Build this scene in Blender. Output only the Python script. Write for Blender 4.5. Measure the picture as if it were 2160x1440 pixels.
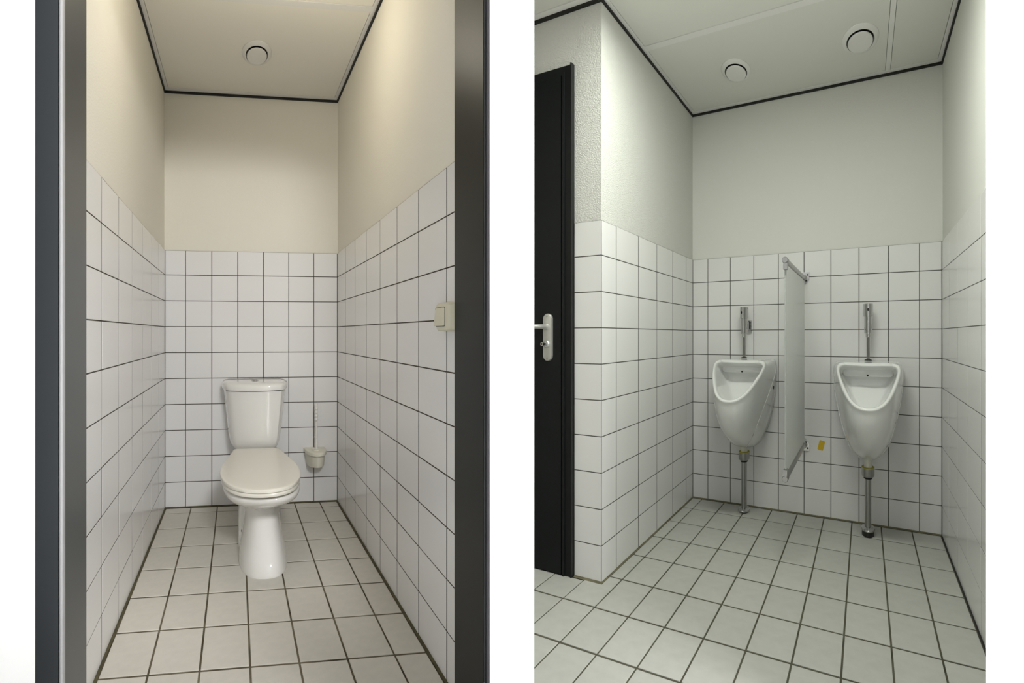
import bpy, bmesh, math, random
from mathutils import Vector, Matrix
random.seed(7)
PI = math.pi
for o in list(bpy.data.objects): bpy.data.objects.remove(o)
sc = bpy.context.scene
C = sc.collection

# ------------------------------------------------------------------ camera
EYE = 0.9969                                   # lens height over the toilet floor
FPX = 1144.0                                   # focal length in pixels of a 2160 px wide frame
cam_d = bpy.data.cameras.new('camera'); cam = bpy.data.objects.new('camera', cam_d); C.objects.link(cam)
cam.location = (0, 0, EYE); cam.rotation_euler = (PI/2, 0, 0)
cam_d.sensor_width = 36.0; cam_d.lens = 36.0*FPX/2160.0
cam_d.shift_y = -12.5/2160.0; cam_d.clip_start = 0.02
sc.camera = cam
# ------------------------------------------------------------------ world, exposure
w = bpy.data.worlds.new('world'); sc.world = w; w.use_nodes = True
w.node_tree.nodes['Background'].inputs[0].default_value = (0.8, 0.85, 0.9, 1)
w.node_tree.nodes['Background'].inputs[1].default_value = 0.05
vs = sc.view_settings
vs.view_transform = 'Standard'; vs.look = 'None'; vs.gamma = 1.0; vs.use_curve_mapping = False
vs.exposure = 0.0
# light levels of the ceiling luminaires and the added spot (watts, colour)
LAMP_CORRIDOR = (84.0, (1.0, 1.0, 1.0))
ADDED_SPOT = (325.0, (1.0, 1.0, 1.0))
LAMP_TOILET = (3.2, (1.0, 0.91, 0.74))
LAMP_URINALS = (19.5, (0.97, 1.0, 0.92))

# ------------------------------------------------------------------ plans of the two rooms
class Plan:
    """a room's plan: corner of back wall at floor, run of the back wall, run of the side walls; u, v, h in room units"""
    def __init__(s, o, wv, dv):
        s.o = Vector(o); s.w = Vector(wv); s.d = Vector(dv)
    def at(s, u, v, h): return s.o + s.w*u + s.d*v + Vector((0, 0, h))
class Straight:
    def at(s, x, y, z): return Vector((x, y, z))
TILE = 0.15
L = Plan((-2.0048, 3.1325, 0.0), Vector((.1416, .0202, .0002))/TILE, Vector((.1231, -.2422, -.001))/TILE)
R = Plan((1.1409, 3.4215, EYE-1.0197), Vector((.1116, -.0705, .0002))/TILE, Vector((-.1509, -.2319, 0))/TILE)
G = Straight()
UL = 6.7242*TILE        # width of the toilet cubicle
UR = 9.3851*TILE        # width of the urinal room
VF = 5.1183*TILE        # depth of the urinal niche up to the wall with the door
HC = 2.40               # ceiling

# ------------------------------------------------------------------ materials
def lin(c):
    return tuple(((x/255)/12.92 if x/255 <= .04045 else ((x/255+.055)/1.055)**2.4) for x in c)+(1,)
def mat(name, col, rough=.5, metal=0., noise=None, bump=None, vary=0., coat=0., col2=None, spec=.5):
    m = bpy.data.materials.new(name); m.use_nodes = True
    nt = m.node_tree; b = nt.nodes['Principled BSDF']
    b.inputs['Base Color'].default_value = col; b.inputs['Roughness'].default_value = rough
    b.inputs['Metallic'].default_value = metal; b.inputs['Coat Weight'].default_value = coat
    b.inputs['Specular IOR Level'].default_value = spec
    tc = nt.nodes.new('ShaderNodeTexCoord')
    src = None
    if noise:
        n = nt.nodes.new('ShaderNodeTexNoise'); n.inputs['Scale'].default_value = noise[0]; n.inputs['Detail'].default_value = 6
        nt.links.new(tc.outputs['Object'], n.inputs['Vector'])
        r = nt.nodes.new('ShaderNodeMapRange'); r.inputs['From Min'].default_value = .35; r.inputs['From Max'].default_value = .65
        nt.links.new(n.outputs['Fac'], r.inputs['Value'])
        mx = nt.nodes.new('ShaderNodeMix'); mx.data_type = 'RGBA'
        mx.inputs['A'].default_value = col
        mx.inputs['B'].default_value = col2 if col2 else tuple(x*(1-noise[1]) for x in col[:3])+(1,)
        nt.links.new(r.outputs['Result'], mx.inputs['Factor']); src = mx.outputs['Result']
    if vary:
        oi = nt.nodes.new('ShaderNodeObjectInfo')
        r2 = nt.nodes.new('ShaderNodeMapRange'); r2.inputs['To Min'].default_value = 1-vary; r2.inputs['To Max'].default_value = 1.0
        nt.links.new(oi.outputs['Random'], r2.inputs['Value'])
        hs = nt.nodes.new('ShaderNodeHueSaturation'); hs.inputs['Color'].default_value = col
        if src: nt.links.new(src, hs.inputs['Color'])
        nt.links.new(r2.outputs['Result'], hs.inputs['Value']); src = hs.outputs['Color']
    if src: nt.links.new(src, b.inputs['Base Color'])
    if bump:
        n = nt.nodes.new('ShaderNodeTexNoise'); n.inputs['Scale'].default_value = bump[0]; n.inputs['Detail'].default_value = 3
        nt.links.new(tc.outputs['Object'], n.inputs['Vector'])
        bp = nt.nodes.new('ShaderNodeBump'); bp.inputs['Strength'].default_value = bump[1]; bp.inputs['Distance'].default_value = bump[2]
        nt.links.new(n.outputs['Fac'], bp.inputs['Height']); nt.links.new(bp.outputs['Normal'], b.inputs['Normal'])
    return m
def emit(name, col, s):
    m = bpy.data.materials.new(name); m.use_nodes = True
    b = m.node_tree.nodes['Principled BSDF']
    b.inputs['Emission Color'].default_value = tuple(col)+(1,); b.inputs['Emission Strength'].default_value = s
    return m
M = {}
M['paint_l'] = mat('cream wall paint', (.82, .79, .70, 1), .75, bump=(160, .25, .004))
M['paint_r'] = mat('off white wall paint', (.64, .645, .60, 1), .75, bump=(200, .6, .007))
M['paint_rs'] = mat('off white smooth wall paint', (.69, .695, .645, 1), .75, bump=(160, .2, .003))
M['tile_w'] = mat('white glazed wall tile', (.86, .855, .85, 1), .22, vary=.035, spec=.4)
M['tile_r'] = mat('white glazed wall tile dimmed', (.77, .77, .755, 1), .22, vary=.035, spec=.4)  # same tile as tile_w, the lower light level put into its colour
M['grout_l'] = mat('brown grey wall grout', lin((70, 62, 50)), .9, noise=(9, .35))
M['grout_r'] = mat('dark grey wall grout', lin((84, 83, 75)), .9, noise=(9, .35))
M['tile_fl'] = mat('matt light floor tile', (.70, .67, .60, 1), .5, noise=(30, .05), vary=.04, spec=.3)
M['tile_fr'] = mat('matt grey floor tile', (.475, .48, .44, 1), .5, noise=(22, .07), vary=.05, spec=.3)
M['grout_fl'] = mat('dirty floor grout', lin((62, 52, 34)), .9, noise=(7, .3), col2=lin((120, 112, 92)))
M['grout_fr'] = mat('olive floor grout', lin((84, 83, 66)), .9, noise=(8, .3), col2=lin((70, 68, 54)))
M['seal'] = mat('grimy joint sealant', lin((96, 90, 60)), .8, noise=(25, .5))
M['seal_r'] = mat('olive joint sealant', lin((118, 114, 88)), .8, noise=(25, .4))
M['seal_black'] = mat('black joint sealant', lin((26, 26, 24)), .8)
M['ceil_l'] = mat('ceiling panel cream', (.86, .835, .76, 1), .85, bump=(400, .1, .002))
M['ceil_r'] = mat('ceiling panel white', (.74, .745, .69, 1), .85, bump=(400, .1, .002))
M['bar'] = mat('white lacquered grid bar', (.81, .805, .78, 1), .5)
M['void'] = mat('ceiling void', (.02, .02, .018, 1), .9)
M['black'] = mat('black shadow gap profile', (.006, .006, .005, 1), .7)
M['ceramic'] = mat('white sanitary ceramic', (.87, .86, .825, 1), .09, coat=.3)
M['ceramic_u'] = mat('white urinal ceramic', (.80, .81, .79, 1), .10, coat=.3)
M['seat'] = mat('cream seat plastic', (.88, .85, .76, 1), .22)
M['brush'] = mat('ivory brush plastic', (.84, .82, .70, 1), .4)
M['brushw'] = mat('white handle plastic', (.90, .89, .85, 1), .35)
M['switch'] = mat('yellowed ivory switch plastic', (.72, .69, .54, 1), .35)
M['chrome'] = mat('chrome', (.52, .52, .51, 1), .12, 1.)
M['steel'] = mat('dull chromed tube', (.36, .36, .345, 1), .3, 1.)
M['alu'] = mat('satin aluminium', (.50, .50, .475, 1), .38, .6)
M['dark'] = mat('dark hole', (.01, .01, .01, 1), .6)
M['rubber'] = mat('black rubber', (.015, .015, .014, 1), .6)
M['yellow_ring'] = mat('yellow seal ring', lin((190, 180, 70)), .5)
M['neckw'] = mat('white plastic outlet', (.72, .70, .62, 1), .4)
M['laminate'] = mat('pale grey laminate', (.66, .68, .655, 1), .3)
M['laminate_edge'] = mat('grey panel edge', (.34, .36, .34, 1), .4)
M['sticker'] = mat('yellow sticker', lin((214, 178, 22)), .5)
M['door'] = mat('anthracite door paint', (.0075, .0092, .0098, 1), .42, noise=(3, .2), spec=.22)
M['frame_r'] = mat('anthracite frame paint and jamb shade', (.0085, .0098, .0102, 1), .40, spec=.25)
M['frame_l'] = mat('slate grey frame paint', lin((60, 63, 66)), .35)
M['frame_edge'] = mat('frame edge highlight', (.42, .42, .43, 1), .35)  # pale tone paints in the highlight along the rounded jamb edge
M['strip'] = mat('grey brush seal', lin((118, 116, 122)), .5)
M['white_wall'] = mat('white corridor paint', (.93, .93, .93, 1), .8)
M['corr_floor'] = mat('pale grey corridor floor', (.68, .68, .66, 1), .6)
M['housing'] = mat('white luminaire housing', (.8, .8, .8, 1), .5)

# ------------------------------------------------------------------ mesh building
class MB:
    def __init__(s): s.v = []; s.f = []
    def add(s, vs_, fs_):
        n = len(s.v); s.v += [tuple(p) for p in vs_]; s.f += [tuple(i+n for i in f) for f in fs_]; return s
    def box(s, a, b):
        (x0, y0, z0), (x1, y1, z1) = a, b
        return s.add([(x0,y0,z0),(x1,y0,z0),(x1,y1,z0),(x0,y1,z0),(x0,y0,z1),(x1,y0,z1),(x1,y1,z1),(x0,y1,z1)],
                     [(0,1,2,3),(4,5,6,7),(0,1,5,4),(1,2,6,5),(2,3,7,6),(3,0,4,7)])
    def loft(s, rings, cap=True, closed=True):
        n = len(rings[0]); vs_ = [p for r in rings for p in r]; fs_ = []
        for i in range(len(rings)-1):
            for j in range(n if closed else n-1):
                k = (j+1) % n
                fs_.append((i*n+j, i*n+k, (i+1)*n+k, (i+1)*n+j))
        if cap:
            fs_.append(tuple(range(n))); fs_.append(tuple((len(rings)-1)*n+j for j in range(n)))
        return s.add(vs_, fs_)
    def prism(s, pts, z0, z1, bev=0., axis='h', cbev=None):
        """outline extruded along an axis with a rounded top edge"""
        cx = sum(p[0] for p in pts)/len(pts); cy = sum(p[1] for p in pts)/len(pts)
        def ring(z, ins):
            out = []
            for (x, y) in pts:
                d = math.hypot(x-cx, y-cy) or 1
                k = (d-ins)/d
                a, b = cx+(x-cx)*k, cy+(y-cy)*k
                out.append({'h': (a, b, z), 'v': (a, z, b), 'u': (z, a, b)}[axis])
            return out
        rs = [ring(z0, 0)]
        sg = 1 if z1 > z0 else -1
        if bev:
            for t in (0, 30, 60, 90):
                a = math.radians(t); rs.append(ring(z1-sg*bev*(1-math.sin(a)), bev*(1-math.cos(a))))
        else: rs.append(ring(z1, 0))
        return s.loft(rs)
    def lathe(s, c, prof, axis='h', n=28):
        """prof: (distance along axis, radius) pairs"""
        rs = []
        for (t, r) in prof:
            ring = []
            for i in range(n):
                a = 2*PI*i/n; p, q = r*math.cos(a), r*math.sin(a)
                d = {'h': (p, q, t), 'v': (p, t, q), 'u': (t, p, q)}[axis]
                ring.append((c[0]+d[0], c[1]+d[1], c[2]+d[2]))
            rs.append(ring)
        return s.loft(rs)
    def tube(s, path, r, n=12):
        rs = []
        P = [Vector(p) for p in path]
        for i, p in enumerate(P):
            t = (P[min(i+1, len(P)-1)]-P[max(i-1, 0)]).normalized()
            a = Vector((0,0,1)) if abs(t.z) < .9 else Vector((1,0,0))
            x = t.cross(a).normalized(); y = t.cross(x).normalized()
            rs.append([tuple(p+x*r*math.cos(2*PI*k/n)+y*r*math.sin(2*PI*k/n)) for k in range(n)])
        return s.loft(rs)
    def build(s, name, material, plan=G, parent=None, origin=None, smooth=35):
        base = Vector(origin) if origin is not None else (parent['_b'] and Vector(parent['_b']) if parent is not None else Vector((0,0,0)))
        me = bpy.data.meshes.new(name)
        me.from_pydata([tuple(plan.at(*p)-base) for p in s.v], [], s.f)
        bm = bmesh.new(); bm.from_mesh(me)
        bmesh.ops.remove_doubles(bm, verts=bm.verts, dist=1e-6)
        bmesh.ops.recalc_face_normals(bm, faces=bm.faces)
        bm.to_mesh(me); bm.free()
        me.materials.append(M[material])
        o = bpy.data.objects.new(name, me); C.objects.link(o)
        if smooth:
            me.shade_smooth(); me.set_sharp_from_angle(angle=math.radians(smooth))
        if parent is not None:
            o.parent = parent; o.location = base-Vector(parent['_b'])
        else: o.location = base
        o['_b'] = tuple(base)
        return o
def tag(o, label, cat, group=None, kind=None):
    o['label'] = label; o['category'] = cat
    if group: o['group'] = group
    if kind: o['kind'] = kind
    return o
def thing(name, base, label, cat, group=None, kind=None):
    o = bpy.data.objects.new(name, None); C.objects.link(o); o.location = base; o['_b'] = tuple(base)
    o.empty_display_size = .05
    return tag(o, label, cat, group, kind)
def smooth_loop(ctrl, n=8):
    """closed Catmull-Rom loop through control points"""
    out = []; m = len(ctrl)
    for i in range(m):
        p0, p1, p2, p3 = (Vector(ctrl[(i+k-1) % m]) for k in range(4))
        for j in range(n):
            t = j/n
            out.append(tuple(.5*((2*p1)+(p2-p0)*t+(2*p0-5*p1+4*p2-p3)*t*t+(3*p1-p0-3*p2+p3)*t**3)))
    return out
def rrect(cx, cy, a, b, r, n=5):
    """rounded rectangle outline, half sizes a, b"""
    out = []
    for qx, qy, s in ((1,1,0),(-1,1,90),(-1,-1,180),(1,-1,270)):
        for k in range(n+1):
            t = math.radians(s+90*k/n)
            out.append((cx+qx*(a-r)+r*math.cos(t), cy+qy*(b-r)+r*math.sin(t)))
    return out

# ------------------------------------------------------------------ tiles
tile_cache = {}
def tile_piece(name, key, plan, o3, a3, b3, n3, sa, sb, th, bev, material, parent, jit=0.0003, tilt=.0015):
    """one bevelled tile: corner o3, edges a3*sa and b3*sb, face pushed out along n3; alike tiles share their mesh"""
    w0 = plan.at(*o3)
    def vec(d): return plan.at(*(Vector(o3)+Vector(d)))-w0
    A, B, N = vec(a3), vec(b3), vec(n3)
    k = (key, round(sa, 4), round(sb, 4), material)
    me = tile_cache.get(k)
    if me is None:
        c = A*(sa/2)+B*(sb/2)
        def pt(x, y, z): return tuple(A*x+B*y+N*z-c)
        vs_ = []
        for z, i in ((0, 0), (th-bev, 0), (th-bev*.3, bev*.4), (th, bev*1.2)):
            vs_ += [pt(i, i, z), pt(sa-i, i, z), pt(sa-i, sb-i, z), pt(i, sb-i, z)]
        fs_ = [(12, 13, 14, 15)]
        for r in range(3):
            for j in range(4): fs_.append((r*4+j, r*4+(j+1) % 4, r*4+4+(j+1) % 4, r*4+4+j))
        me = bpy.data.meshes.new(name); me.from_pydata(vs_, [], fs_)
        if me.polygons[0].normal.dot(N) < 0: me.flip_normals()
        me.materials.append(M[material]); tile_cache[k] = me
    t = bpy.data.objects.new(name, me); C.objects.link(t)
    nn = A.cross(B).normalized()
    t.location = w0+A*(sa/2)+B*(sb/2)+nn*random.uniform(-jit, jit)-Vector(parent['_b'])
    t.rotation_euler = tuple(random.uniform(-tilt, tilt) for _ in range(3))
    t.parent = parent
    return t
def cuts(lo, hi, first, step=TILE):
    """joint positions between lo and hi, with the ends"""
    x = first
    while x > lo+step+.02: x -= step
    out = [lo]
    while x < hi-.012:
        if x > lo+.012: out.append(x)
        x += step
    return out+[hi]
def tile_field(plan, parent, key, corner, a3, b3, n3, ca, cb, joint, th, bev, material, keep=None, name='tile', tilt=.0015):
    a3, b3, n3, corner = Vector(a3), Vector(b3), Vector(n3), Vector(corner)
    for i in range(len(ca)-1):
        for j in range(len(cb)-1):
            o3 = corner+a3*(ca[i]+joint/2)+b3*(cb[j]+joint/2)
            sa, sb = ca[i+1]-ca[i]-joint, cb[j+1]-cb[j]-joint
            if sa < .008 or sb < .008: continue
            if keep and not keep(*(o3+a3*sa/2+b3*sb/2)): continue
            tile_piece(name, key, plan, tuple(o3), a3, b3, n3, sa, sb, th, bev, material, parent, tilt=tilt)

# ================================================================== THE TOILET CUBICLE (left)
VEND = 1.10             # side walls end at the door frame
TOPL = 9.9329*TILE; ROWL = .986*TILE
BACK = -.004            # plaster plane behind the tile faces
def wall(name, plan, a, b, paint, label):
    m = MB().box(a, b); base = plan.at(*a)
    o = m.build(name, paint, plan, origin=base, smooth=0)
    return tag(o, label, 'wall', kind='structure')
def bed(plan, parent, a, b, material):
    return MB().box(a, b).build('grout_bed', material, plan, parent, smooth=0)
J = .0040; TH = .0036
wb = wall('wall_back', L, (-.12, -.12, -.05), (UL+.12, BACK, 2.62), 'paint_l', 'cream painted wall above white tiles behind the toilet')
bed(L, wb, (BACK*0-.004, BACK, 0), (UL+.004, -.0006, TOPL-.001), 'grout_l')
rows = cuts(0, TOPL, ROWL)
tile_field(L, wb, 'Lb', (0, BACK+.0004, 0), (1,0,0), (0,0,1), (0,1,0), cuts(0, UL, .7725*TILE), rows, J, TH, .0004, 'tile_w')
wl = wall('wall_left', L, (-.12, BACK, -.05), (BACK, VEND, 2.62), 'paint_l', 'brightly lit white tiled wall left of the toilet, plaster above')
bed(L, wl, (BACK, 0, 0), (-.0006, VEND, TOPL-.001), 'grout_l')
tile_field(L, wl, 'Ll', (BACK+.0004, 0, 0), (0,1,0), (0,0,1), (1,0,0), cuts(0, VEND, 1.062*TILE), rows, J, TH, .0004, 'tile_w')
wr = wall('wall_right', L, (UL-BACK, BACK, -.05), (UL+.08, VEND, 2.62), 'paint_l', 'shaded white tiled wall with the light switch, right of the toilet')
bed(L, wr, (UL+.0006, 0, 0), (UL-BACK, VEND, TOPL-.001), 'grout_l')
tile_field(L, wr, 'Lr', (UL-BACK-.0004, 0, 0), (0,1,0), (0,0,1), (-1,0,0), cuts(0, VEND, 1.0122*TILE), rows, J, TH, .0004, 'tile_w')
fl = MB().box((-.02, -.02, -.06), (UL+.02, 1.22, -.0025)).build('floor', 'grout_fl', L, origin=L.at(0,0,-.06), smooth=0)
tag(fl, 'light tiled floor with brown joints under the toilet', 'floor', kind='structure')
tile_field(L, fl, 'Lf', (0, 0, -.004), (1,0,0), (0,1,0), (0,0,1), cuts(.006, UL-.006, .993*TILE), cuts(.006, 1.2, .3972*TILE), .0062, .004, .0012, 'tile_fl', tilt=.001)
def bead(plan, parent, p, q, n, r, material):
    """a small three-sided fillet of sealant along the floor joint"""
    p, q, n = Vector(p), Vector(q), Vector(n)
    up = Vector((0,0,1))
    return MB().loft([[tuple(p-n*.001), tuple(p+n*r), tuple(p+n*r*.3+up*r*.3), tuple(p+up*r)], [tuple(q-n*.001), tuple(q+n*r), tuple(q+n*r*.3+up*r*.3), tuple(q+up*r)]]).build('sealant_bead', material, plan, parent, smooth=0)
bead(L, fl, (0,0,0), (UL,0,0), (0,1,0), .006, 'seal')
bead(L, fl, (0,0,0), (0,1.1,0), (1,0,0), .006, 'seal')
bead(L, fl, (UL,0,0), (UL,1.1,0), (-1,0,0), .006, 'seal')

def ceiling(plan, label, boxes, panels, bars, angles, pm):
    m = MB()
    for a, b in boxes: m.box(a+(HC+.028,), b+(HC+.10,))
    o = m.build('ceiling', 'void', plan, origin=plan.at(boxes[0][0][0], boxes[0][0][1], HC+.028), smooth=0)
    tag(o, label, 'ceiling', kind='structure')
    for (u0, v0, u1, v1) in panels: MB().box((u0, v0, HC+.0125), (u1, v1, HC+.0275)).build('ceiling_panel', pm, plan, o, smooth=0)
    for (u0, v0, u1, v1) in bars: MB().box((u0, v0, HC+.0105), (u1, v1, HC+.0275)).build('grid_bar', 'bar', plan, o, smooth=0)
    for (u0, v0, u1, v1) in angles: MB().box((u0, v0, HC+.0100), (u1, v1, HC+.0275)).build('edge_angle', 'bar', plan, o, smooth=0)
    return o
A_ = .022; GAP = .0020
ceiling(L, 'cream ceiling of panels with white edge angle over the toilet', [((-.1, -.1), (UL+.1, 1.25))],
        [(A_+GAP, A_+GAP, UL-A_-GAP, .553-GAP), (A_+GAP, .578+GAP, UL-A_-GAP, 1.14)],
        [(A_, .553, UL-A_, .578)],
        [(0, 0, UL, A_), (0, A_+.0003, A_, 1.14), (UL-A_, A_+.0003, UL, 1.14)], 'ceil_l')
trim_no = [0]
def gap_trim(plan, a, b, label):
    trim_no[0] += 1
    o = MB().box(a+(HC-.001,), b+(HC+.0098,)).build('trim_%d' % trim_no[0], 'black', plan, origin=plan.at(a[0], a[1], HC), smooth=0)
    tag(o, label, 'trim', kind='structure')
T_ = .0045
gap_trim(L, (BACK, BACK), (UL-BACK, T_), 'black shadow gap strip along the ceiling edge behind the toilet')
gap_trim(L, (BACK, T_+.0003), (T_, 1.1), 'black shadow gap strip at the ceiling over the bright left wall of the toilet')
gap_trim(L, (UL-T_, T_+.0003), (UL-BACK, 1.1), 'black shadow gap strip at the ceiling over the wall with the switch')

# door frame of the cubicle: two rebated jambs and a head
df = thing('door_2', L.at(.036, 1.15, 0), 'slate grey steel door frame around the toilet cubicle opening', 'door frame', kind='structure')
def jamb(u0, u1, edge_u, sgn, paint='frame_l'):
    o = MB().box((min(u0, u1), VEND, 0), (max(u0, u1), 1.207, 2.16)).build('jamb', paint, L, df, smooth=0)
    return o
jl = jamb(-.16, .036, .03, 1)
MB().prism(rrect(.0325, 1.2105, .0045, .0065, .0035), 0, 2.12).build('frame_edge', 'frame_edge', L, jl)
MB().box((-.16, 1.2072, 0), (.0272, 1.2160, 2.16)).build('architrave', 'frame_l', L, jl, smooth=0)
jr = jamb(1.000, 1.10, 1.0, -1, 'frame_r')  # near-black colour stands in for the shade on this side of the frame
MB().prism(rrect(1.0045, 1.2015, .0035, .0065, .003), 0, 2.12).build('frame_edge', 'frame_l', L, jr)
MB().box((1.008, 1.2072, 0), (1.0155, 1.2135, 2.16)).build('sealing_strip', 'strip', L, jr, smooth=0)
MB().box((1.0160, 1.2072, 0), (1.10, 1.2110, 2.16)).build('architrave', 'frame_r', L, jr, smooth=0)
MB().box((-.16, VEND, 2.1605), (1.10, 1.207, 2.21)).build('head', 'frame_l', L, df, smooth=0)
lw = MB().box((-.3, VEND, 2.2105), (1.10, 1.207, 2.62)).build('wall_over_door', 'white_wall', L, origin=L.at(-.3, VEND, 2.21), smooth=0)
tag(lw, 'white wall strip over the toilet cubicle door frame', 'wall', kind='structure')

# ================================================================== THE URINAL ROOM (right)
TOPR = 9.9804*TILE; ROWR = 1.0113*TILE
rowsr = cuts(0, TOPR, ROWR)
VR = 1.02
wb2 = wall('wall_back', R, (-.12, -.12, -.05), (UR+.12, BACK, 2.62), 'paint_rs', 'off-white wall with tiled lower half behind the two urinals')
bed(R, wb2, (-.004, BACK, 0), (UR+.004, -.0006, TOPR-.001), 'grout_r')
tile_field(R, wb2, 'Rb', (0, BACK+.0004, 0), (1,0,0), (0,0,1), (0,1,0), cuts(0, UR, .6902*TILE), rowsr, J, TH, .0004, 'tile_r')
wl2 = wall('wall_left', R, (-.12, BACK, -.05), (BACK, VF+BACK, 2.62), 'paint_r', 'tiled side wall between the dark door and the left urinal')
bed(R, wl2, (BACK, 0, 0), (-.0006, VF-.0006, TOPR-.001), 'grout_r')
tile_field(R, wl2, 'Rl', (BACK+.0004, 0, 0), (0,1,0), (0,0,1), (1,0,0), cuts(0, VF, .5422*TILE), rowsr, J, TH, .0004, 'tile_r')
UD = -.150              # right edge of the door frame opening in the wall
wn = MB().box((UD+.002, VF-.12, -.05), (-.1205, VF+BACK, 2.62)).box((-1.05, VF-.12, 2.165), (UD+.002, VF+BACK, 2.62)).build('wall_front', 'paint_r', R, origin=R.at(UD, VF-.12, -.05), smooth=0)
tag(wn, 'narrow rough plastered wall end beside and over the dark door', 'wall', kind='structure')
bed(R, wn, (UD+.003, VF+BACK, 0), (-.0006, VF-.0006, TOPR-.001), 'grout_r')
tile_field(R, wn, 'Rn', (0, VF+BACK+.0004, 0), (1,0,0), (0,0,1), (0,1,0), [-.141, 0.], rowsr, J, TH, .0004, 'tile_r')
wr2 = wall('wall_right', R, (UR-BACK, BACK, -.05), (UR+.12, VR, 2.62), 'paint_rs', 'tiled wall right of the right urinal, black joint at its foot')
bed(R, wr2, (UR+.0006, 0, 0), (UR-BACK, VR, TOPR-.001), 'grout_r')
tile_field(R, wr2, 'Rr', (UR-BACK-.0004, 0, 0), (0,1,0), (0,0,1), (-1,0,0), cuts(0, VR, .9875*TILE), rowsr, J*.75, TH, .0004, 'tile_r')
def in_front(u, v, h):
    p = R.at(u, v, h)
    return p.y > 1.22 and p.x > -.02-.25*(p.y-1.22) and (u > 0 or v > VF)
ff = MB()
ff.box((-.02, -.02, -.06), (UR+.02, VF, -.0025)).box((-.72, VF-.03, -.06), (-.36, VF+.16, -.0025)).box((-.36, VF-.03, -.06), (UR+.02, 1.15, -.0025))
fr = ff.build('floor', 'grout_fr', R, origin=R.at(0, 0, -.06), smooth=0)
tag(fr, 'grey tiled floor with olive joints in front of the urinals', 'floor', kind='structure')
fu = [.4428*TILE+TILE*k for k in range(9)]+[UR-.005]
fleft = [fu[0]-TILE*k for k in range(6, 0, -1)]
fv = [.8326*TILE+TILE*k for k in range(10)]
def floor_tiles(ca, cb): tile_field(R, fr, 'Rf', (0, 0, -.004), (1,0,0), (0,1,0), (0,0,1), ca, cb, .0060, .004, .0012, 'tile_fr', keep=in_front, tilt=.001)
floor_tiles([.004]+fu, [.006]+fv[:5])
floor_tiles(fu, fv[4:6])
floor_tiles(fleft, [VF+.006, fv[5]])
floor_tiles(fleft+fu, fv[5:])
# the tile notched round the wall corner, cut in two pieces that abut
tile_piece('tile', 'Rf', R, (.007, fv[4]+.003, -.004), (1,0,0), (0,1,0), (0,0,1), fu[0]-.010, VF+.006-fv[4]-.003, .004, .0003, 'tile_fr', fr, jit=0, tilt=0)
tile_piece('tile', 'Rf', R, (fleft[-1]+.003, VF+.006, -.004), (1,0,0), (0,1,0), (0,0,1), TILE-.006, fv[5]-.003-VF-.006, .004, .0003, 'tile_fr', fr, jit=0, tilt=0)
bead(R, fr, (0,0,0), (UR,0,0), (0,1,0), .006, 'seal_r')
bead(R, fr, (0,0,0), (0,VF,0), (1,0,0), .006, 'seal_r')
bead(R, fr, (-.14,VF,0), (.004,VF,0), (0,1,0), .006, 'seal_r')
bead(R, fr, (UR,0,0), (UR,VR,0), (-1,0,0), .0045, 'seal_black')
MB().box((UR-.002, 0, .004), (UR+.0005, .002, TOPR)).build('corner_sealant', 'seal_black', R, wr2, smooth=0)
ceiling(R, 'white panel ceiling with two round vents over the urinals', [((-.1, -.1), (UR+.1, VF)), ((-.40, VF), (UR+.1, 1.10)), ((-1.05, VF), (-.40, VF+.12))],
        [(A_+GAP, A_+GAP, 1.137-GAP, .490-GAP), (A_+GAP, .515+GAP, 1.137-GAP, 1.08), (1.160+GAP, A_+GAP, UR-A_-GAP, 1.08), (-.398, VF+A_+GAP, A_-GAP, 1.08), (-1.0, VF+A_+GAP, -.400, VF+.12)],
        [(A_, .490, 1.137, .515), (1.137, A_, 1.160, 1.08)],
        [(0, 0, UR, A_), (0, A_+.0003, A_, VF+A_), (UR-A_, A_+.0003, UR, 1.08), (-1.0, VF, -.0003, VF+A_)], 'ceil_r')
gap_trim(R, (BACK, BACK), (UR-BACK, T_), 'black shadow gap strip at the ceiling over the urinal wall')
gap_trim(R, (BACK, T_+.0003), (T_, VF+.0045), 'black shadow gap strip at the ceiling over the side wall by the dark door')
gap_trim(R, (UR-T_, T_+.0003), (UR-BACK, 1.05), 'black shadow gap strip at the ceiling over the right wall of the urinal room')
gap_trim(R, (-1.0, VF+BACK), (BACK-.0003, VF+.0045), 'black shadow gap strip at the ceiling over the dark door')

# dark door in the wall end
dr = thing('door_1', R.at(-.6, VF, 0), 'anthracite door with satin lever handle left of the urinals', 'door', kind='structure')
fm = MB().box((-.190, VF-.06, 0), (UD+.001, VF+.010, 2.164)).box((-1.02, VF-.06, 2.128), (-.190, VF+.010, 2.164)).build('door_frame', 'frame_r', R, dr, smooth=0)
MB().box((UD+.0012, VF-.003, 0), (-.1425, VF+.0130, 2.170)).build('frame_lip', 'frame_r', R, fm, smooth=0)
MB().box((-.1895, VF+.0102, 0), (-.180, VF+.0150, 2.137)).build('frame_stop', 'frame_r', R, fm, smooth=0)
leaf = MB().loft([[(-1.0, VF-.03, .004), (-.196, VF-.03, .004), (-.196, VF-.03, 2.126), (-1.0, VF-.03, 2.126)],
                  [(-1.0, VF+.012, .004), (-.196, VF+.012, .004), (-.196, VF+.012, 2.126), (-1.0, VF+.012, 2.126)],
                  [(-.998, VF+.014, .006), (-.198, VF+.014, .006), (-.198, VF+.014, 2.124), (-.998, VF+.014, 2.124)]]).build('door_leaf', 'door', R, dr, smooth=0)
VP = VF+.0142
plate_out = []
for k in range(13): a = PI*k/12; plate_out.append((-.2635+.0232*math.cos(a), 1.091+.0232*math.sin(a)))
for k in range(13): a = PI+PI*k/12; plate_out.append((-.2635+.0232*math.cos(a), .934+.0232*math.sin(a)))
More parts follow.
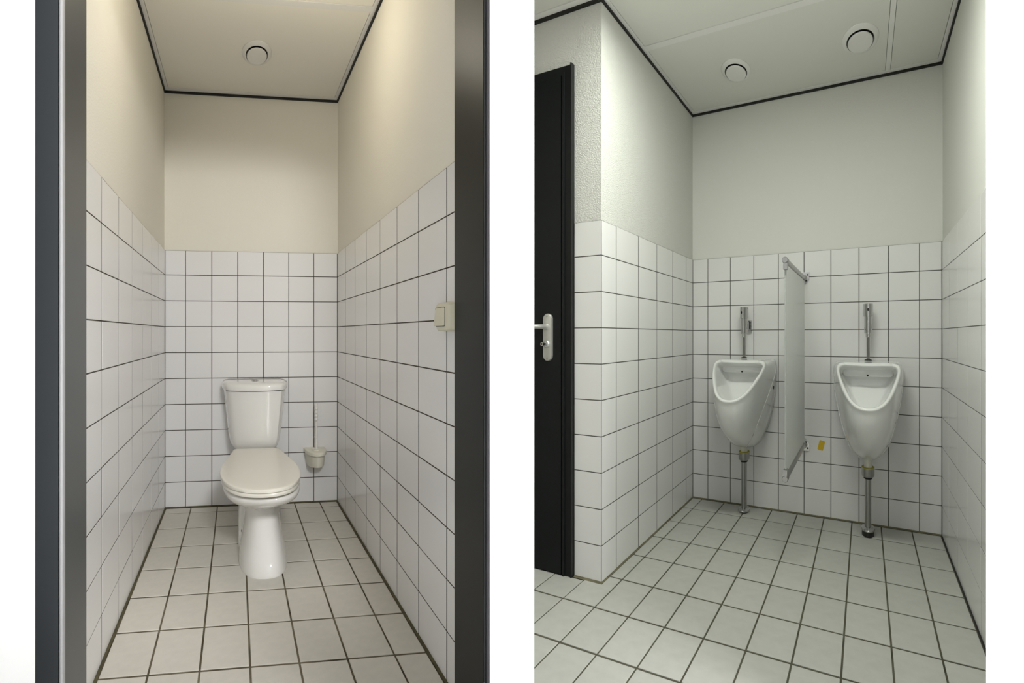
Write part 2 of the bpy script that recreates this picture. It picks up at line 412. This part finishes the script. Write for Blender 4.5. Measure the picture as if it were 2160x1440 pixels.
hp = MB().prism(plate_out, VP, VP+.008, .003, 'v').build('handle_plate', 'alu', R, dr)
MB().tube([(-.2635, VP+.008, 1.058), (-.2635, VP+.034, 1.058), (-.266, VP+.043, 1.058), (-.273, VP+.049, 1.058), (-.284, VP+.051, 1.058), (-.32, VP+.051, 1.058), (-.36, VP+.050, 1.058), (-.385, VP+.048, 1.058)], .0098, 14).build('lever', 'alu', R, hp)
MB().lathe((-.2635, VP+.008, 1.058), [(0, .0125), (.006, .0125), (.008, .010)], 'v').build('rose', 'alu', R, hp)
MB().lathe((-.2645, VP+.008, .984), [(0, .0165), (.004, .0165), (.006, .013)], 'v').build('lock_rose', 'alu', R, hp)
MB().lathe((-.2645, VP+.014, .984), [(0, .0085), (.016, .0085), (.018, .0075)], 'v').build('lock_cylinder', 'chrome', R, hp)
MB().box((-.2665, VP+.032, .9795), (-.2625, VP+.0327, .9885)).build('keyhole', 'dark', R, hp, smooth=0)
for h in (1.103, .922): MB().lathe((-.2635, VP+.008, h), [(0, .0035), (.0012, .0030)], 'v', 12).build('screw', 'steel', R, hp)

# ================================================================== CORRIDOR: white front wall with two openings, where the camera stands
YF0, YF1 = 1.090, 1.115
def front_piece(a0, a1, splay0, splay1, label):
    b0, b1 = a0+splay0, a1+splay1
    m = MB().loft([[(a0, YF0, -.05), (a1, YF0, -.05), (b1, YF1, -.05), (b0, YF1, -.05)], [(a0, YF0, 2.62), (a1, YF0, 2.62), (b1, YF1, 2.62), (b0, YF1, 2.62)]])
    o = m.build('wall_corridor', 'white_wall', G, origin=(a0, YF0, -.05), smooth=0)
    return tag(o, label, 'wall', kind='structure')
front_piece(-2.2, -.9585, 0, -.03, 'white corridor wall left of the toilet door frame')
front_piece(-.0448, .0448, .003, -.003, 'white wall end between the toilet and the urinal room')
front_piece(.9528, 2.2, .03, 0, 'white corridor wall right of the urinal room')
dv = MB().box((-.038, YF1+.0005, -.05), (.040, 1.30, 2.62)).build('wall_divider', 'white_wall', G, origin=(-.04, YF1, -.05), smooth=0)
tag(dv, 'white dividing wall between the two rooms', 'wall', kind='structure')
for nm, a, b, mt_, lb in (('floor_corridor', (-2.2, -3.2, -.10), (2.2, YF0, -.03), 'corr_floor', 'pale corridor floor before both openings'),
                     ('ceiling_corridor', (-2.2, -3.2, 2.42), (2.2, YF1, 2.50), 'white_wall', 'white corridor ceiling before both openings'),
                     ('wall_corridor_left', (-2.28, -3.2, -.05), (-2.2, YF1, 2.62), 'white_wall', 'white end wall of the corridor on the left'),
                     ('wall_corridor_right', (2.2, -3.2, -.05), (2.28, YF1, 2.62), 'white_wall', 'white end wall of the corridor on the right'),
                     ('wall_corridor_back', (-2.2, -3.28, -.05), (2.2, -3.2005, 2.62), 'white_wall', 'white corridor wall opposite both openings')):
    tag(MB().box(a, b).build(nm, mt_, G, origin=a, smooth=0), lb, nm.split('_')[0], kind='structure')

# ------------------------------------------------------------------ luminaires
def luminaire(plan, u, v, h, su, sv, watts, col, label):
    t = thing('ceiling_light', plan.at(u, v, h), label, 'light')
    MB().box((u-su/2, v-sv/2, h-.05), (u+su/2, v+sv/2, h-.0005)).build('housing', 'housing', plan, t, smooth=0)
    M['d'] = emit('lit diffuser', col, 4.0)
    MB().box((u-su/2+.01, v-sv/2+.01, h-.054), (u+su/2-.01, v+sv/2-.01, h-.0501)).build('diffuser', 'd', plan, t, smooth=0)
    ld = bpy.data.lights.new('lamp', 'AREA'); ld.shape = 'RECTANGLE'; ld.energy = watts; ld.color = col
    a = plan.at(u+su/2, v, h)-plan.at(u-su/2, v, h); b = plan.at(u, v+sv/2, h)-plan.at(u, v-sv/2, h)
    ld.size = a.length; ld.size_y = b.length
    lo = bpy.data.objects.new('lamp', ld); C.objects.link(lo); lo.parent = t
    lo.location = plan.at(u, v, h-.057)-Vector(t['_b']); lo.rotation_euler = (0, 0, math.atan2(a.y, a.x))
    return t
def globe_lamp(plan, u, v, h, watts, col, label):
    t = thing('ceiling_light', plan.at(u, v, h), label, 'light')
    MB().lathe((u, v, h), [(-.0005, .060), (-.022, .060), (-.030, .050)], n=32).build('lamp_base', 'housing', plan, t)
    M['d'] = emit('lit opal glass', col, 4.0)
    MB().lathe((u, v, h-.090), [(.0595, .046), (.045, .056), (.02, .068), (0, .072), (-.03, .064), (-.05, .046), (-.062, .02), (-.0635, .004)], n=32).build('opal_globe', 'd', plan, t)
    ld = bpy.data.lights.new('lamp', 'POINT'); ld.shadow_soft_size = .09; ld.energy = watts; ld.color = col
    lo = bpy.data.objects.new('lamp', ld); C.objects.link(lo); lo.parent = t; lo.location = plan.at(u, v, h-.24)-Vector(t['_b'])
    return t
def spotlight(p, aim, watts, col, cone, label):
    p, aim = Vector(p), Vector(aim)
    t = thing('added_spotlight', p, label, 'spotlight')
    d = (aim-p).normalized()
    MB().lathe((p.x, p.y, p.z), [(-.0005, .045), (-.02, .045), (-.022, .012), (-.075, .012)], n=24).build('canopy', 'housing', G, t)
    c = p+Vector((0, 0, -.11))
    MB().tube([tuple(c-d*.06), tuple(c+d*.05)], .045, 24).build('lamp_head', 'housing', G, t)
    M['d'] = emit('lit spot lens', col, 4.0)
    MB().tube([tuple(c+d*.0502), tuple(c+d*.054)], .040, 24).build('lens', 'd', G, t)
    ld = bpy.data.lights.new('lamp', 'SPOT'); ld.energy = watts; ld.color = col; ld.spot_size = math.radians(cone); ld.spot_blend = .55; ld.shadow_soft_size = .24
    lo = bpy.data.objects.new('lamp', ld); C.objects.link(lo); lo.parent = t
    lo.location = c+d*.20-p; lo.rotation_euler = d.to_track_quat('-Z', 'Y').to_euler()
    return t
luminaire(G, 1.75, -.45, 2.42, .60, .60, *LAMP_CORRIDOR, 'square ceiling luminaire in the corridor on the urinal side')
spotlight((1.05, -1.10, 2.42), (-1.40, 2.40, 1.05), *ADDED_SPOT, 41, 'added unseen corridor spotlight aimed into the toilet cubicle')  # added lamp: brightens the cubicle alone, cone kept off the urinal room's wall end
globe_lamp(L, .50, .80, HC+.0125, *LAMP_TOILET, 'warm ceiling luminaire inside the toilet cubicle by its door')
luminaire(R, .74, .88, HC+.0125, .60, .10, *LAMP_URINALS, 'long ceiling luminaire across the front of the urinal room')

# ------------------------------------------------------------------ round ceiling vents
def vent(plan, u, v, r, label):
    t = thing('ceiling_vent', plan.at(u, v, HC+.0125), label, 'vent', 'round air valves in the ceilings')
    k = r/.075; z = HC+.0123
    ring = [(z, .075*k), (z-.003, .0745*k), (z-.009, .066*k), (z-.011, .060*k), (z-.0115, .0570*k), (z-.008, .0550*k), (z-.001, .0540*k), (z+.0, .0535*k)]
    m = MB(); rs = []
    for (h, q) in ring: rs.append([(u+q*math.cos(2*PI*i/40), v+q*math.sin(2*PI*i/40), h) for i in range(40)])
    m.loft(rs, cap=False); m.loft([rs[-1], rs[0]], cap=False)
    m.build('flange', 'bar', plan, t)
    MB().lathe((u, v, z), [(-.0002, .0530*k), (-.0008, .0530*k)], n=36).build('throat', 'dark', plan, t)
    MB().lathe((u, v, z), [(-.009, .020*k), (-.012, .045*k), (-.014, .0505*k), (-.0175, .0505*k), (-.0195, .0490*k), (-.0200, .046*k)], n=40).build('valve_disc', 'bar', plan, t)
    MB().lathe((u, v, z), [(-.0085, .006), (-.0014, .006)], n=12).build('spindle', 'steel', plan, t)
vent(L, .509, .300, .074, 'round white air valve in the ceiling above the toilet')
vent(R, .388, .250, .078, 'round white air valve above the left urinal')
vent(R, 1.013, .255, .084, 'round white air valve nearer the right wall above the right urinal')

# ------------------------------------------------------------------ toilet
UC = .510
def mirror(half): return [(u, v) for (u, v) in half]+[(-u, v) for (u, v) in reversed(half) if abs(u) > 1e-6]
RIM = mirror([(0, .03), (.085, .03), (.118, .04), (.128, .10), (.132, .20), (.145, .30), (.160, .40), (.169, .50), (.160, .575), (.132, .632), (.080, .668), (0, .680)])
def rim_ring(h, a, vb, vf, uc=UC+.006):
    k = a/.169
    return [(uc+u*k, vb+(v-.03)/.65*(vf-vb), h) for (u, v) in smooth_loop(RIM, 5)]
toi = thing('toilet', L.at(UC, .35, 0), 'white close-coupled toilet with closed cream seat lid', 'toilet')
UF = .525
rs = []
for (h, a, vb, vf, uc) in [(0, .107, .10, .604, UF), (.012, .107, .10, .606, UF), (.06, .100, .10, .590, UF), (.12, .089, .10, .566, UF), (.18, .080, .10, .542, UF-.001), (.222, .077, .10, .527, UF-.002),
                           (.240, .078, .10, .522, UF-.003), (.250, .084, .09, .530, UF-.005), (.260, .098, .08, .546, UC+.010), (.275, .119, .06, .572, UC+.009), (.290, .138, .05, .600, UC+.008), (.304, .152, .04, .622, UC+.008), (.318, .162, .03, .640, UC+.008),
                           (.333, .167, .03, .651, UC+.008), (.346, .168, .03, .655, UC+.008), (.353, .165, .03, .653, UC+.008), (.356, .157, .035, .645, UC+.008)]:
    rs.append(rim_ring(h, a, vb, vf, uc))
bowl = MB().loft(rs).build('bowl', 'ceramic', L, toi, smooth=60)
trap = MB().loft([[(UF-.108+ou+iu, v, h) for (iu, v) in rrect(.10, .235, .100*s, .165*s, .012)] for (h, s, ou) in [(0, 1.0, 0), (.16, .99, 0), (.24, .95, .002), (.27, .88, .004)]]).build('trap_housing', 'ceramic', L, toi)
for (u, h, r) in ((.4370, .084, .0085), (.4355, .032, .0055)):
    sw = MB().lathe((u, .399, h), [(-.003, r), (.004, r), (.005, r*.75)], 'v', 16).build('fixing_screw', 'chrome', L, toi)
    MB().lathe((u-.002, .4041, h+.001), [(0, r*.6), (.0006, r*.6)], 'v', 12).build('screw_recess', 'dark', L, sw)
LID = mirror([(0, .238), (.085, .238), (.112, .243), (.124, .270), (.140, .335), (.158, .400), (.171, .455), (.1765, .508), (.172, .565), (.154, .624), (.121, .671), (.070, .701), (0, .712)])
lid_loop = [(UC+.003+u, .197+(v-.238)*1.006) for (u, v) in smooth_loop(LID, 6)]
lidm = MB(); rr = []
cx, cy = UC, .44
def scaled(loop, s, h): return [(cx+(u-cx)*s, cy+(v-cy)*s, h) for (u, v) in loop]
for (s, h) in [(.95, .3845), (.994, .3845), (1.0, .3860), (1.0, .3970), (.997, .3990), (.988, .4002), (.95, .4008), (.80, .4014), (.5, .4018)]: rr.append(scaled(lid_loop, s, h))
lidm.loft(rr).build('seat_lid', 'seat', L, toi, smooth=50)
rr = [scaled(lid_loop, s, h) for (s, h) in [(.93, .3655), (.975, .3655), (.986, .3670), (.989, .371), (.988, .3795), (.982, .3820), (.93, .3820)]]
MB().loft(rr).build('seat', 'seat', L, toi, smooth=50)
for du in (-.07, .07):
    MB().tube([(UC+du-.018, .193, .378), (UC+du+.018, .193, .378)], .010, 12).build('hinge', 'seat', L, toi)
def tank_ring(h, a, dep, bow, cr, vb=.006, uc=UC+.001):
    out = [(uc-a+.004, vb, h), (uc+a-.004, vb, h)]
    n = 20
    # right side, bowed front, left side
    for k in range(n+1):
        x = a-(2*a)*k/n
        t = x/a
        v = vb+dep+bow*(1-t*t)
        e = max(0., abs(t)-(1-cr))/cr
        v -= (dep*.55)*(1-math.sqrt(max(0., 1-e*e)))
        out.append((uc+x, v, h))
    return out
tk = [tank_ring(h, a, d, b, .22) for (h, a, d, b) in [(.3580, .100, .095, .020), (.3650, .112, .108, .021), (.374, .124, .119, .023), (.390, .135, .127, .025), (.410, .1430, .131, .027), (.435, .1475, .133, .028), (.47, .152, .134, .030), (.55, .1605, .137, .033), (.64, .170, .140, .036), (.697, .176, .142, .038)]]
MB().loft(tk).build('tank', 'ceramic', L, toi, smooth=40)
tl = [tank_ring(h, a, d, b, .24) for (h, a, d, b) in [(.6995, .178, .143, .040), (.702, .184, .148, .041), (.722, .186, .150, .042), (.732, .1845, .148, .041), (.739, .179, .142, .040), (.7425, .168, .128, .038), (.744, .15, .10, .034)]]
tlid = MB().loft(tl).build('tank_lid', 'ceramic', L, toi, smooth=50)
MB().lathe((UC+.001, .095, .744), [(-.001, .021), (.002, .021), (.004, .019), (.0045, .0165)], n=28).build('flush_button_ring', 'chrome', L, toi)
MB().lathe((UC+.001, .095, .7486), [(0, .015), (.0025, .0145), (.003, .012)], n=24).build('flush_button', 'steel', L, toi)

# ------------------------------------------------------------------ toilet brush on the back wall
bu = .868
bh = thing('toilet_brush_holder', L.at(bu, 0, .235), 'ivory plastic brush holder on the tiled wall right of the toilet', 'brush holder')
def dshape(a, d, n=14): return [(bu-a, .0005), ]+[(bu-a*math.cos(PI*k/n), .018+(d-.018)*math.sin(PI*k/n)**.8) for k in range(n+1)]+[(bu+a, .0005)]
MB().loft([[(u, v, h) for (u, v) in dshape(a, d)] for (h, a, d) in [(.235, .046, .080), (.239, .050, .088), (.27, .0535, .094), (.306, .0555, .097)]]).build('cup', 'brush', L, bh)
cap = MB().loft([[(u, v, h) for (u, v) in dshape(a, d)] for (h, a, d) in [(.3062, .0600, .100), (.309, .0635, .106), (.321, .0635, .106), (.327, .0615, .102), (.329, .056, .094)]]).build('cap', 'brush', L, bh)
MB().lathe((bu, .05, .329), [(0, .022), (.004, .021), (.006, .016)], n=24).build('collar', 'brush', L, cap)
tb = thing('toilet_brush', L.at(bu, .05, .336), 'white toilet brush handle with beaded grip standing in ivory holder', 'toilet brush')
MB().lathe((bu, .05, .3355), [(0, .012), (.003, .0085), (.05, .0078), (.064, .0078), (.066, .0115), (.070, .0115), (.072, .0075), (.10, .0070), (.116, .0070), (.118, .0082), (.158, .0082), (.16, .006)], n=16).build('stem', 'brushw', L, tb)
prof = []
for i in range(4):
    z = .1605+i*.021
    for k in range(7):
        a = PI*k/6; prof.append((z+.021*k/6.001, .0055+.0048*math.sin(a)))
MB().lathe((bu, .05, .3355), prof, n=16).build('grip', 'brushw', L, tb)
MB().lathe((bu, .05, .3355), [(.2446, .0078), (.262, .0078), (.2675, .005)], n=16).build('end_knob', 'brushw', L, tb)

# ------------------------------------------------------------------ light switch
SV, SH = 1.0685, 1.056
ls = thing('light_switch', L.at(UL, SV, SH), 'yellowed surface-mounted rocker switch on the right wall by the door frame', 'switch')
MB().prism(rrect(SV, SH, .0290, .0405, .010), UL-.0002, UL-.026, .008, 'u').build('switch_box', 'switch', L, ls)
MB().prism(rrect(SV-.006, SH, .0220, .0275, .004), UL-.0260, UL-.0264, 0, 'u').build('rocker_gap', 'dark', L, ls)
rk = rrect(SV-.006, SH, .0206, .0262, .004)
m = MB()
m.loft([[(UL-.0265, a, b) for (a, b) in rk], [(UL-.0295-.0035*(b-SH)/.0262*-1, a, b) for (a, b) in rk], [(UL-.0305-.0035*(b-SH)/.0262*-1, SV-.006+(a-SV+.006)*.95, SH+(b-SH)*.95) for (a, b) in rk]])
m.build('rocker', 'switch', L, ls)

# ------------------------------------------------------------------ urinals
def bez(p, q, c, t): return tuple((1-t)**2*p[i]+2*t*(1-t)*c[i]+t*t*q[i] for i in range(3))
def urinal(uc, uo, vo, label):
    t = thing('urinal', R.at(uc, 0, .37), label, 'urinal', 'wall hung urinals')
    # opening loop: (half width, distance down the sloping rim), from top middle round the right side to the lip
    half = [(0, 0), (.075, 0), (.130, .004), (.149, .020), (.152, .048), (.144, .090), (.128, .140), (.107, .190), (.078, .236), (.042, .264), (0, .272)]
    op = smooth_loop(mirror(half), 4)
    def front(a, b, ins=0., depth=0.):
        # point on the rim plane, pushed into the body by depth
        cy_ = .115
        d = math.hypot(a, b-cy_) or 1; k = (d-ins)/d
        a2, b2 = a*k, cy_+(b-cy_)*k
        if ins > .012: b2 += .010*max(0., 1-b2/.06)
        v = .140+b2*.700; h = .887-b2*.755
        if b2 < .02: v += -.02*(1-b2/.02)*.25
        return (uc+a2, v-depth*.72, h-depth*.70)
    # wall outline
    wh = [(0, .884), (.085, .884), (.148, .882), (.170, .862), (.1735, .800), (.168, .720), (.156, .620), (.134, .520), (.102, .435), (.058, .375), (0, .356)]
    wl_ = smooth_loop([(a, b) for a, b in mirror(wh)], 4)
    n = len(op)
    rings = []
    rings.append([(uc+a*.96, .0008, b+(.62-b)*.03) for a, b in wl_])
    wallr = [(uc+a, .004, b) for a, b in wl_]
    rings.append(wallr)
    outer = [front(a, b, .0, .012) for a, b in op]
    def shell(i, s):
        p, q = wallr[i], outer[i]
        low = max(0., min(1., (.80-p[2])/.35))
        c = ((p[0]+q[0])/2+(p[0]-uc)*.10, p[1]+(q[1]-p[1])*(.50+.38*low), p[2]*.55+q[2]*.45 if low < .01 else p[2]+(q[2]-p[2])*(.5-.36*low))
        return bez(p, q, c, s)
    for s in (.12, .25, .38, .5, .62, .74, .86, .95):
        rings.append([shell(i, s) for i in range(n)])
    rings.append(outer)
    rings.append([front(a, b, .0015, .005) for a, b in op])
    rings.append([front(a, b, .006, .0) for a, b in op])
    def band(b, base): return base
    rings.append([front(a, b, band(b, .013), .0) for a, b in op])
    rings.append([front(a, b, band(b, .018), .004) for a, b in op])
    # inside of the bowl: a back wall under the top rim that runs into the dished lower part
    def inner(a, b, k):
        p = front(a, b, band(b, .020), .008)
        tw = max(0., min(1., 1-b/.272))
        ctl = (uc+(p[0]-uc)*.92, p[1]-.03+(.015-p[1]+.03)*tw**.7, .600+(.815-.600)*tw)
        cen = (uc, .185, .612)
        return bez(p, cen, ctl, k)
    for k in (.04, .12, .22, .33, .45, .57, .69, .80, .90, .97):
        rings.append([inner(a, b, k) for a, b in op])
    body = MB().loft(rings).build('body', 'ceramic_u', R, t, smooth=75)
    for side in (1, -1):           # the moulded ridge that runs down each flank to the outlet
        path = [shell((side*i) % n, .12+.36*math.sin(PI*.88*(i-13)/25.0)) for i in range(13, 39)]
        MB().tube(path, .0022, 8).build('flank_ridge', 'ceramic_u', R, t)
    MB().prism(rrect(uc, .842, .124, .033, .020), .040, .116, .005, 'v').build('flushing_ledge', 'ceramic_u', R, t)
    MB().lathe((uc, .1162, .816), [(0, .005), (.0012, .005)], 'v', 12).build('flush_hole', 'dark', R, t)
    for sg in (-1, 1):
        MB().lathe((uc+sg*.161, .055, .725), [(-.008, .0105), (.006, .0105), (.008, .008)] if sg > 0 else [(.008, .0105), (-.006, .0105), (-.008, .008)], 'u', 16).build('fixing_cap', 'rubber', R, t)
    MB().lathe((uo, vo, 0), [(.3484, .0205), (.365, .0208), (.395, .0215)], n=24).build('outlet_spigot', 'neckw', R, t)
    return t
urinal(.372, .365, .062, 'white wall-hung urinal left of the partition panel')
urinal(1.047, 1.049, .098, 'white wall-hung urinal right of the partition panel')

def drain(uc, v, flange_h, label):
    t = thing('drain_pipe', R.at(uc, v, 0), label, 'drain pipe', 'urinal drain pipes')
    MB().lathe((uc, v, 0), [(.3440, .0315), (.3472, .0318), (.3476, .0300)], n=28).build('seal_ring', 'yellow_ring', R, t)
    m = MB(); rs = []
    for (h, r) in [(.300, .027), (.303, .0305), (.312, .0315), (.3438, .0315)]:
        rs.append([(uc+(r+(.0008 if k % 3 == 0 and .305 < h < .33 else 0))*math.cos(2*PI*k/36), v+(r+(.0008 if k % 3 == 0 and .305 < h < .33 else 0))*math.sin(2*PI*k/36), h) for k in range(36)])
    m.loft(rs).build('union_nut', 'steel', R, t)
    MB().lathe((uc, v, 0), [(.2885, .0200), (.2900, .0215), (.2955, .0215), (.2998, .019)], n=24).build('rubber_collar', 'rubber', R, t)
    MB().lathe((uc, v, 0), [(flange_h+.012, .0160), (.288, .0160)], n=24).build('pipe', 'steel', R, t)
    MB().lathe((uc, v, 0), [(flange_h-.006, .0340), (flange_h-.002, .0350), (flange_h+.004, .0330), (flange_h+.010, .0240), (flange_h+.0118, .0180)], n=32).build('floor_flange', 'chrome', R, t)
    MB().lathe((uc, v, 0), [(.0004, .030), (flange_h-.0062, .030)], n=24).build('floor_gasket', 'rubber', R, t)
drain(.365, .062, .012, 'chromed drain pipe under the left urinal, flange flat on the floor')
drain(1.049, .098, .034, 'chromed drain pipe under the right urinal, flange raised over a dark hole')

def valve(uc, v, turn, wide, label):
    t = thing('flush_valve', R.at(uc, v, .905), label, 'flush valve', 'sensor flush valves')
    MB().lathe((uc, v, 0), [(1.119, .0240), (1.121, .0250), (1.183, .0250), (1.185, .0235)], n=32).build('sensor_head', 'chrome', R, t)
    MB().lathe((uc, v, 0), [(1.0290, .0185), (1.0305, .0195), (1.1185, .0195)], n=32).build('valve_body', 'chrome', R, t)
    MB().lathe((uc, v, 0), [(1.0085, .0115), (1.0105, .0128), (1.0285, .0128)], n=24).build('nut', 'chrome', R, t)
    MB().lathe((uc, v, 0), [(.8925, .0085), (1.008, .0085)], n=20).build('flush_pipe', 'steel', R, t)
    MB().lathe((uc, v, 0), [(.8875, .0190), (.891, .0180), (.894, .0100)], n=24).build('rubber_cone', 'rubber', R, t)
    # sensor window: a small black oval hugging the head
    m = MB(); ring = []; ring2 = []
    for k in range(14):
        a = 2*PI*k/14; an = turn+.20*math.cos(a); hh = 1.153+.0085*math.sin(a)
        ring.append((uc+.0253*math.sin(an), v+.0253*math.cos(an), hh)); ring2.append((uc+.0243*math.sin(an), v+.0243*math.cos(an), hh))
    m.loft([ring2, ring]).build('sensor_window', 'dark', R, t)
    wc = MB().box((uc-.014, .0003, 1.047), (uc+.014, v-.017, 1.101)).build('wall_connector', 'chrome', R, t, smooth=0)
    if wide:
        MB().box((uc+.0145, .0003, 1.049), (uc+.034, .016, 1.108)).build('shut_off', 'chrome', R, t, smooth=0)
        MB().box((uc+.0205, .0162, 1.058), (uc+.0285, .0168, 1.101)).build('shut_off_slot', 'dark', R, t, smooth=0)
valve(.360, .048, -.35, True, 'chrome sensor flush valve with side connector above the left urinal')
valve(1.050, .048, 0., False, 'chrome sensor flush valve above the right urinal, black sensor eye facing forward')

# ------------------------------------------------------------------ partition panel
PU = .7055
pt = thing('urinal_partition', R.at(PU, 0, .40), 'pale partition panel on chrome tubes between the two urinals', 'partition')
pn = MB().box((PU-.004, .020, .424), (PU+.004, .474, 1.327)).build('panel', 'laminate', R, pt, smooth=0)
MB().box((PU-.0042, .4741, .424), (PU+.0042, .4755, 1.327)).build('panel_edge', 'laminate_edge', R, pn, smooth=0)
for (h, sg, hp_) in ((1.345, -1, 1.337), (.399, 1, .402)):
    tb_ = MB().tube([(PU, .012, h), (PU, .472, h)], .0115, 18).build('support_tube', 'steel', R, pt)
    MB().lathe((PU, .462, h), [(0, .0135), (.024, .0140), (.026, .012)], 'v', 24).build('end_cap', 'steel', R, tb_)
    MB().box((PU-.0085, .464, min(h+sg*.012, h+sg*.040)), (PU+.0085, .486, max(h+sg*.012, h+sg*.040))).build('panel_clamp', 'steel', R, tb_, smooth=0)
    MB().lathe((PU, .0006, h), [(0, .0180), (.004, .0180), (.024, .0150), (.026, .0125)], 'v', 24).build('wall_socket', 'steel', R, tb_)
    s2 = -sg
    pl = MB().loft([[(PU-.016, y, h-s2*.036), (PU+.006, y, h-s2*.036), (PU+.028, y, h-s2*.008), (PU+.028, y, h+s2*.034), (PU-.016, y, h+s2*.034)] for y in (.0002, .005)]).build('wall_bracket', 'chrome', R, tb_, smooth=0)
    MB().lathe((PU+.019, .0051, h+s2*.018), [(0, .0050), (.002, .0045)], 'v', 14).build('bracket_screw', 'dark', R, tb_)
    MB().lathe((PU+.010, .0051, h-s2*.014), [(0, .0065), (.002, .0055)], 'v', 14).build('bracket_screw', 'dark', R, tb_)

# ------------------------------------------------------------------ yellow sticker, floor speck
st = MB()
c, s_ = math.cos(math.radians(-14)), math.sin(math.radians(-14))
pts = [(.8005+x*c-y*s_, .4025+x*s_+y*c) for (x, y) in rrect(0, 0, .0155, .0275, .004)]
st.prism(pts, .0004, .0010, 0, 'v')
tag(st.build('sticker', 'sticker', R, origin=R.at(.80, .0004, .40), smooth=0), 'small tilted yellow sticker on the tiles by the lower partition bracket', 'sticker')
for o in bpy.data.objects:
    if '_b' in o: del o['_b']
